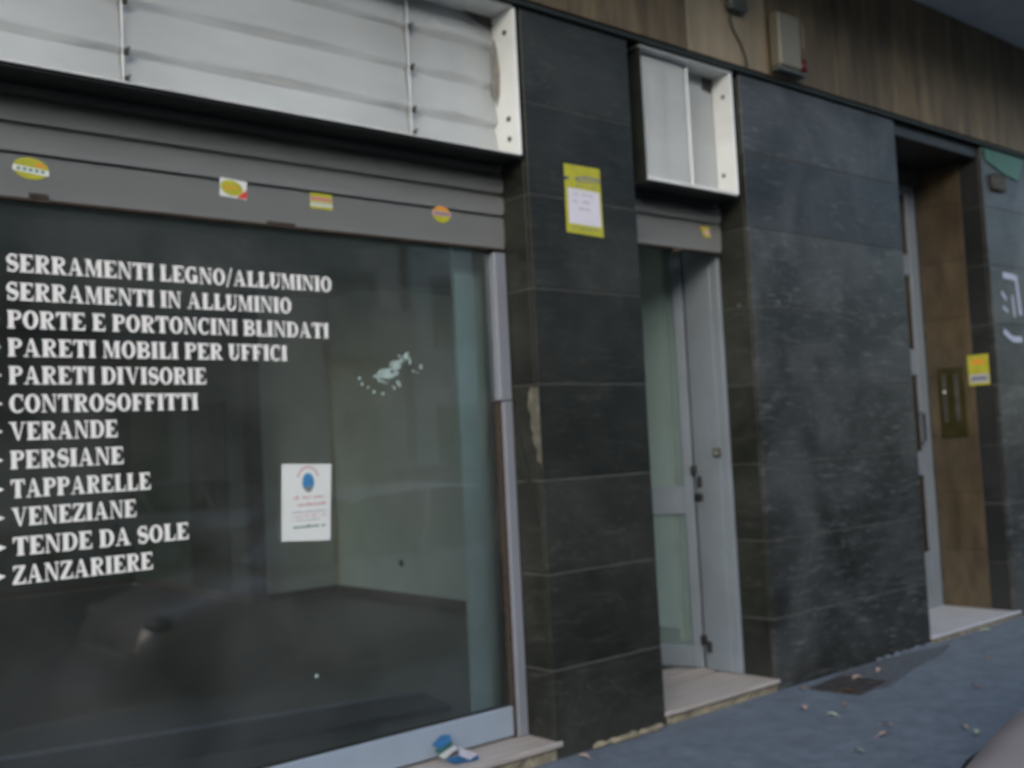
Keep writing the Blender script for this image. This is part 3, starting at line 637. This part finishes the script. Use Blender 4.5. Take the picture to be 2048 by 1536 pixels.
# ------------------------------------------------------------------ steps
def step(label, x0, x1, y0, y1, ztop, th, m, seed):
    t = thing('doorstep', label, 'doorstep', 'marble doorsteps along the pavement')
    B('tread', m, t, x0, x1, y0, y1, ztop-th, ztop, bev=.004)
    mb = MB(); rr = random.Random(seed); n = int((x1-x0)/.05); rows = []
    for z in (-.06, .012, ztop-th-.002):
        rows.append([(x0+.004+(x1-x0-.008)*i/n, y0+.018+rr.uniform(-.010,.008), z) for i in range(n+1)])
    rows.append([(x0+.004+(x1-x0-.008)*i/n, y0+.2, ztop-th-.002) for i in range(n+1)])
    mb.grid(rows); mb.build('riser', 'mortar', t); return t
st1 = step('worn pale marble sill below the lettered window', -2.19, 3.583, -.012, .30, .085, .028, 'step', 1)
st2 = step('pale marble doorstep of the shop door with a dark groove', 4.340, 5.362, -.020, .416, .073, .022, 'step', 2)
B('inner_tread', 'step', st2, 4.340, 5.362, .446, .72, .051, .073, bev=.002); B('groove', 'black', st2, 4.34, 5.362, .4165, .4455, .045, .056)
st3 = step('clean white marble doorstep of the house entrance at the right', 7.172, 8.56, -.02, .64, .050, .020, 'step_clean', 3)

# ------------------------------------------------------------------ house entrance door
ed = thing('house_door', 'tall grey metal and glass house door set back behind the wide pier', 'door')
B('stile', 'alu_dim', ed, 8.36, 8.492, .60, .65, .052, 3.6, bev=.003)
B('stile', 'alu_dim', ed, 7.18, 7.28, .60, .65, .052, 3.6, bev=.003); B('stile', 'alu_dim', ed, 7.78, 7.88, .60, .65, .052, 3.6, bev=.003)
for a, b_ in ((.052,.51),(1.15,1.345),(1.985,2.20),(2.83,3.005),(3.52,3.6)):
    B('rail', 'alu_dim', ed, 7.2815, 8.3585, .604, .645, a, b_, bev=.003)
for a, b_ in ((.512,1.148),(1.347,1.983),(2.202,2.828),(3.007,3.518)):
    B('pane', 'glass_dark', ed, 7.2815, 8.3585, .622, .628, a, b_)
MB().tube([(8.33,.60,1.42),(8.33,.56,1.43),(8.33,.56,1.66),(8.33,.60,1.67)], .011, 8).build('handle', 'chrome', ed)
B('door_header', 'soot', ed, 7.18, 8.49, .55, .66, 3.602, 3.7195)

# intercom and notices
ic = thing('intercom_panel', 'dull brass doorbell panel on the brown wall inside the house entrance', 'intercom')
B('plate', 'brass', ic, 8.482, 8.4935, .27, .50, 1.45, 2.03, bev=.003)
B('slot', 'soot', ic, 8.4785, 8.4815, .43, .465, 1.58, 1.97, bev=.001); B('slot', 'soot', ic, 8.4785, 8.4815, .325, .36, 1.58, 1.97, bev=.001)
MB().cyl((8.4785,.445,1.83), (-1,0,0), .012, .006, 10).build('button', 'paper', ic)
nt2 = thing('paper_notice', 'small yellow note taped over the corner beside the intercom', 'notice')
def sideflat(name, m, parent, y0, y1, z0, z1, x):
    return MB().prism([(x,y0,z0),(x,y1,z0),(x,y1,z1),(x,y0,z1)], (.0004,0,0)).build(name, m, parent)
sideflat('sheet', 'yellow2', nt2, .060, .236, 1.865, 2.115, 8.4935-.004); sideflat('red_print', 'orange', nt2, .10, .20, 2.035, 2.075, 8.4885); sideflat('lower_panel', 'grey_ink', nt2, .066, .225, 1.885, 1.955, 8.4888)
for k in range(6): sideflat('letter', 'navy', nt2, .085+.022*k, .099+.022*k, 1.905, 1.935, 8.4883)
nt1 = thing('paper_notice', 'tall yellow notice with a white sheet on the narrow dark marble pier', 'notice')
YN = -.005
flat('backing', 'yellow', nt1, [(3.800,YN,2.662),(4.072,YN,2.655),(4.068,YN,3.030),(3.803,YN,3.028)], th=.0008)
flat('white_area', 'paper_lilac', nt1, [(3.822,YN-.0008,2.712),(4.058,YN-.0008,2.708),(4.056,YN-.0008,2.898),(3.822,YN-.0008,2.902)], th=.0006)
flat('logo_band', 'greyblue', nt1, [(3.868,YN-.0008,2.955),(3.90,YN-.0008,2.968),(3.96,YN-.0008,2.978),(4.066,YN-.0008,2.972),(4.066,YN-.0008,2.948),(3.97,YN-.0008,2.942),(3.90,YN-.0008,2.940)], th=.0006)
flat('logo_mark', 'navy', nt1, [(3.801,YN-.0008,2.958),(3.838,YN-.0008,2.962),(3.825,YN-.0008,2.944),(3.801,YN-.0008,2.942)], th=.0006)
flat('logo_lettering', 'yellow', nt1, *wordbar(3.905, 4.05, 2.95, .016, YN-.0015, 9), th=.0004)
flat('text_line', 'greyblue', nt1, *wordbar(3.89, 4.03, 2.916, .012, YN-.0008, 10), th=.0004)
for k, (z, a, b_) in enumerate(((2.868,.03,.04),(2.828,.02,.03),(2.790,.06,.06))): flat('text_line', 'grey_ink', nt1, *wordbar(3.835+a, 4.045-b_, z, .014, YN-.0015, 20+k), th=.0004)
flat('text_line', 'greyblue', nt1, *wordbar(3.84, 4.04, 2.684, .012, YN-.0008, 30), th=.0004)

# ------------------------------------------------------------------ alarm siren, junction box, cable
al = thing('alarm_siren', 'cream alarm siren box with a dark red lamp on the stone fascia', 'alarm siren')
mb = MB(); mb.box(5.63, 5.86, -.13, -.046, 3.885, 4.235, bev=.012); mb.build('housing', 'cream', al, False)
B('louvre_panel', 'louvre', al, 5.642, 5.74, -.136, -.1305, 4.0, 4.2, bev=.003) if False else None
mb = MB(); mb.prism([(5.865,-.128,3.99),(5.865,-.128,4.235),(5.93,-.105,4.22),(5.955,-.075,4.17),(5.955,-.05,3.99)], (.0,.0,.0)) if False else None
sl = B('side_grille', 'louvre', al, 5.8605, 5.915, -.112, -.050, 3.99, 4.205, bev=.006)
B('side_rim', 'cream', al, 5.9155, 5.945, -.108, -.048, 4.05, 4.21, bev=.008)
MB().cyl((5.915,-.080,3.90), (0,0,1), .042, .075, 16, .036).build('lamp', 'red_lens', al, True)
B('base_plate', 'greybox', al, 5.63, 5.93, -.115, -.044, 3.862, 3.882, bev=.004)
jb = thing('junction_box', 'small grey junction box high on the cream fascia slab', 'junction box')
B('case', 'greybox', jb, 5.20, 5.365, -.10, -.046, 4.165, 4.33, bev=.008); B('cover', 'cable', jb, 5.212, 5.353, -.106, -.1005, 4.18, 4.318, bev=.003)
cb = tag(MB().tube([(5.24,-.055,4.165),(5.235,-.052,4.11),(5.26,-.050,4.06),(5.33,-.049,3.98),(5.375,-.048,3.90),(5.385,-.048,3.845)], .0075, 8).build('cable', 'cable', None, True), 'thin grey cable hanging from the junction box down the cream slab', 'cable')

# green glow panel and white marks on the last pier
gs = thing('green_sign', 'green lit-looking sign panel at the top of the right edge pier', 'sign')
MB().prism([(8.54,-.012,3.80),(9.25,-.012,3.80),(9.12,-.012,3.60),(8.9,-.012,3.62),(8.56,-.012,3.70)], (0,.008,0)).build('panel', 'green_sign', gs)  # flat green colour in place of a green glow on the stone
MB().box(8.62,8.86,-.030,-.006,3.46,3.60,bev=.02).build('bracket', 'soot', gs)
wm = thing('wall_marking', 'white bracket shaped marks painted on the pier at the right edge', 'marking')
def mk(pts, w_, m='white_mark'):
    for (x0,z0),(x1,z1) in zip(pts, pts[1:]):
        dx, dz = x1-x0, z1-z0; l = math.hypot(dx,dz); nx_, nz_ = -dz/l*w_, dx/l*w_
        flat('stroke', m, wm, [(x0-nx_,-.0045,z0-nz_),(x1-nx_,-.0045,z1-nz_),(x1+nx_,-.0045,z1+nz_),(x0+nx_,-.0045,z0+nz_)], th=.0006)
mk([(8.72,2.765),(8.93,2.755)], .026); mk([(8.95,2.775),(8.99,2.44)], .024); mk([(8.86,2.60),(8.88,2.42)], .016); mk([(8.66,2.30),(8.80,2.235),(8.98,2.235)], .024)
mk([(8.67,2.62),(8.75,2.56)], .016); mk([(8.68,2.50),(8.76,2.46)], .014)

# ------------------------------------------------------------------ litter, drain cover, leaves
li = thing('litter', 'crumpled blue, green and white wrapper lying on the marble sill', 'litter')
def crumple(m, pts, name='fold'):
    mb = MB(); V = [mb.bm.verts.new(p) for p in pts]
    for i in range(1, len(V)-1): mb.bm.faces.new((V[0], V[i], V[i+1]))
    bmesh.ops.solidify(mb.bm, geom=mb.bm.faces[:], thickness=.001); return mb.build(name, m, li)
crumple('blue', [(2.93,.19,.172),(2.955,.16,.150),(3.03,.17,.170),(3.045,.20,.195),(3.00,.21,.198)])
crumple('green_ink', [(2.93,.165,.150),(2.94,.145,.128),(3.03,.16,.158),(3.035,.175,.170)])
crumple('paper', [(2.93,.14,.130),(2.95,.125,.112),(3.04,.14,.140),(3.035,.155,.152)])
crumple('blue', [(2.95,.12,.110),(2.98,.08,.092),(3.10,.06,.088),(3.13,.09,.094),(3.05,.13,.112)])
crumple('paper_lilac', [(3.02,.10,.118),(3.06,.07,.095),(3.12,.085,.105),(3.05,.14,.145)])
dc = thing('drain_cover', 'dark cast iron cover set in the pavement beside the wide pier', 'drain cover')
Td = Matrix.Translation((5.72,-.26,.0)) @ Matrix.Rotation(R(6), 4, 'Z')
B('frame', 'iron', dc, -.20, .22, -.16, .16, -.05, .010, bev=.003, T=Td)
for k in range(6): B('bar', 'iron', dc, -.17+.065*k, -.135+.065*k, -.13, .13, .0105, .017, bev=.002, T=Td)
LV = [(5.89,-.205,'leaf_pink','pale tan leaf beside the drain cover under the wide pier'),(5.27,-.515,'leaf_brown','orange brown leaf left of the drain cover'),
(5.085,-.376,'leaf_pink','tan leaf nearest the shop doorstep'),(5.04,-.58,'leaf_green','faded green leaf left of the orange brown one'),
(5.045,-.907,'leaf_pink','upper of two pale leaves lying close together in mid pavement'),(4.874,-.993,'leaf_pink','lower of two pale leaves lying close together in mid pavement'),
(7.776,-.097,'leaf_green','pale green scrap of leaf below the white house doorstep'),(6.889,-.561,'leaf_brown','small brown leaf in front of the house entrance'),
(5.241,-1.224,'leaf_pink','pale leaf beside the silver car'),(5.194,-1.312,'leaf_green','greyish leaf closest to the silver car'),
(6.15,-.20,'leaf_pink','tan leaf on the dark asphalt patch'),(5.47,-.10,'leaf_brown','brown leaf at the foot of the wide pier beside the drain cover'),(6.1,-.86,'leaf_brown','lone brown leaf out on the right of the pavement'),
(4.55,-1.05,'leaf_green','faint grey green leaf low in the picture centre'),(3.63,-.10,'leaf_pink','whitish leaf at the corner of the window sill'),(5.55,-.36,'leaf_brown','narrow brown leaf lying against the drain cover'),
(4.35,-1.35,'leaf_brown','brown leaf at the bottom edge of the picture')]
for i, (x, y, m_, lb) in enumerate(LV):
    rr = random.Random(i); L_ = rr.uniform(.027,.042); mb = MB(); rows = []
    for k in range(7):
        t = k/6; hw = L_*.42*math.sin(math.pi*min(1,t*.92+.04))**.8; zc = .012+.010*math.sin(math.pi*t)
        rows.append([(-L_+2*L_*t, -hw, zc+.007), (-L_+2*L_*t, 0, zc), (-L_+2*L_*t, hw, zc+.006*rr.random())])
    mb.grid(rows); mb.tube([(-L_,0,.012),(-L_-.02,.004,.010)], .0015, 5)
    for v in mb.bm.verts: v.co = Matrix.Rotation(rr.uniform(0,6.28), 3, 'Z') @ v.co if False else v.co
    o = mb.build('fallen_leaf', m_, None, True); o.location = (x, y, .0); o.rotation_euler = (0, 0, rr.uniform(0, 6.28))
    tag(o, lb, 'leaf', 'dry leaves scattered on the pavement')

# ------------------------------------------------------------------ cars
def lerp_tab(tab, x):
    for (a, *va), (b_, *vb) in zip(tab, tab[1:]):
        if a <= x <= b_:
            t = (x-a)/(b_-a); t = t*t*(3-2*t)*.5+t*.5; return [p+(q_-p)*t for p, q_ in zip(va, vb)]
    return list(tab[-1][1:]) if x > tab[-1][0] else list(tab[0][1:])
def car(label, paint, x, y, rz):
    t = thing('parked_car', label, 'car', 'cars parked along the kerb')
    # station: x, half width, bottom z, shoulder z
    TB = [(0,.56,.30,.52),(.05,.66,.24,.60),(.16,.74,.20,.68),(.35,.80,.18,.745),(.7,.83,.18,.82),(1.1,.84,.18,.89),(2.6,.845,.18,.93),(3.4,.83,.20,.95),(3.75,.76,.26,.90),(3.86,.68,.32,.80)]
    mb = MB(); rows = []; NX = 34
    for i in range(NX+1):
        s_ = (i/NX); X = 3.86*(s_ if 0 < i < NX else s_); hw, zb, zs = lerp_tab(TB, X); ring = []
        n = 20
        for k in range(n):
            a = 2*math.pi*k/n; cx_, sx_ = math.cos(a), math.sin(a); e = .42
            yy = hw*math.copysign(abs(cx_)**e, cx_); zz = (zb+zs)/2+(zs-zb)/2*math.copysign(abs(sx_)**e, sx_)
            ring.append((X, yy, zz))
        rows.append(ring)
    V = mb.grid(rows, True); mb.bm.faces.new(V[0][::-1]); mb.bm.faces.new(V[-1])
    body = mb.build('body', paint, t, True)
    # cabin
    TC = [(.95,.72,.90,.91),(1.55,.70,.90,1.28),(1.9,.68,.90,1.385),(2.6,.67,.90,1.41),(3.2,.66,.90,1.36),(3.68,.66,.88,1.0)]
    def loft(scale_w, z_lo, name, m, hi_only=False):
        mb = MB(); rows = []
        for i in range(19):
            X = .95+(3.68-.95)*i/18; hw, zb, zt = lerp_tab(TC, X)
            tp = zt; hwt = hw*.80
            pts_ = [(X,-hw,zb),(X,-(hw*.9+hwt*.1),zb+(tp-zb)*.5),(X,-hwt,tp-.03),(X,-hwt*.85,tp),(X,0,tp+.02),(X,hwt*.85,tp),(X,hwt,tp-.03),(X,(hw*.9+hwt*.1),zb+(tp-zb)*.5),(X,hw,zb)]
            if hi_only: pts_ = [(px_, py_*1.01, pz_+.006) for px_, py_, pz_ in pts_[2:7]]
            rows.append(pts_)
        if hi_only: rows = rows[5:16]
        mb.grid(rows); return mb.build(name, m, t, True)
    loft(1, 0, 'windows', 'car_glass'); loft(1, 0, 'roof', paint, True)
    for px_ in (1.45, 2.35, 3.35):
        for sy in (-1, 1):
            hw, zb, zt = lerp_tab(TC, px_)
            MB().tube([(px_-.1,sy*(hw+.004),zb),(px_,sy*(hw*.95),zb+(zt-zb)*.5),(px_+.08,sy*(hw*.80+.012),zt-.02)], .03, 6).build('pillar', paint, t)
    for px_ in (.68, 3.12):
        for sy in (-1, 1):
            MB().cyl((px_, sy*.70, .30), (0,sy,0), .36, .142, 24).build('wheel_arch', 'black', t)
            wl = MB().cyl((px_, sy*.72, .28), (0,sy,0), .29, .135, 28).build('wheel', 'tyre', t); MB().cyl((px_, sy*.8565, .28), (0,sy,0), .19, .006, 20).build('rim', 'alu_dim', wl)
    for sy in (-1, 1):
        mb = MB(); bmesh.ops.create_icosphere(mb.bm, subdivisions=2, radius=1, matrix=Matrix.Translation((.17, sy*.58, .61)) @ Matrix.Diagonal((.10,.15,.07,1)))
        mb.build('headlight', 'lens', t, True)
        MB().box(3.80,3.86,sy*.60-.09,sy*.60+.09,.66,.80,bev=.015).build('tail_light', 'red_lens', t)
        MB().box(1.58,1.72,sy*.86-.05,sy*.86+.05,.95,1.04,bev=.03).build('mirror', 'black', t)
    MB().box(-.03,.02,-.52,.52,.37,.42,bev=.012).build('bumper_strip', paint, t); MB().box(-.012,.03,-.22,.22,.46,.50,bev=.008).build('grille', 'greybox', t)
    t.location = (x, y, -.13); t.rotation_euler = (0, 0, rz); return t
car('silver pink hatchback parked by the kerb, its front corner at the lower right edge', 'car_silver', 2.60, -3.15, 0)
car('dark blue hatchback parked behind the viewer', 'car_dark', -5.2, -3.35, 0)
car('dark blue hatchback parked behind the silver one', 'car_dark', 7.4, -3.3, 0)
car('dark red hatchback on the far side of the street', 'car_red', 5.2, -13.2, R(180))
car('silver hatchback on the far side of the street', 'car_silver', 9.9, -13.2, R(180))
car('dark hatchback on the far side of the street, by the corner', 'car_dark', 15.0, -13.2, R(180))

# ------------------------------------------------------------------ buildings opposite (seen only as reflections)
def block(label, x0, x1, y, h_, m, seed):
    t = thing('apartment_block', label, 'building', 'apartment blocks across the street'); B('wall', m, t, x0, x1, y-10, y, 0, h_)
    B('cornice', m, t, x0-.1, x1+.1, y-.2, y+.35, h_, h_+.4)
    n = int((x1-x0)/2.6); rr = random.Random(seed)
    for f_ in range(int(h_/3.3)):
        for k in range(n):
            cx = x0+(k+.5)*(x1-x0)/n; z0 = f_*3.3+1.0
            w_ = B('window', 'kerb', t, cx-.62, cx+.62, y, y+.08, z0-.1, z0+1.75)
            B('pane', 'blind' if rr.random() < .4 else 'win_far', w_, cx-.52, cx+.52, y+.081, y+.10, z0, z0+1.65)
    if m == 'stucco_ochre':
        for f_ in range(1, int(h_/3.3)):
            for k in range(0, n, 2):
                cx = x0+(k+.5)*(x1-x0)/n; B('balcony', 'kerb', t, cx-1, cx+1, y+.11, y+1.1, f_*3.3+.55, f_*3.3+1.6)
block('grey apartment block across the street on the left', -26, -4, -17.4, 9, 'stucco_grey', 1)
block('ochre apartment block with balconies across the street', -3.6, 15, -17.4, 8, 'stucco_ochre', 2)
block('grey apartment block across the street on the right', 15.3, 44, -17.4, 9, 'stucco_grey', 3)
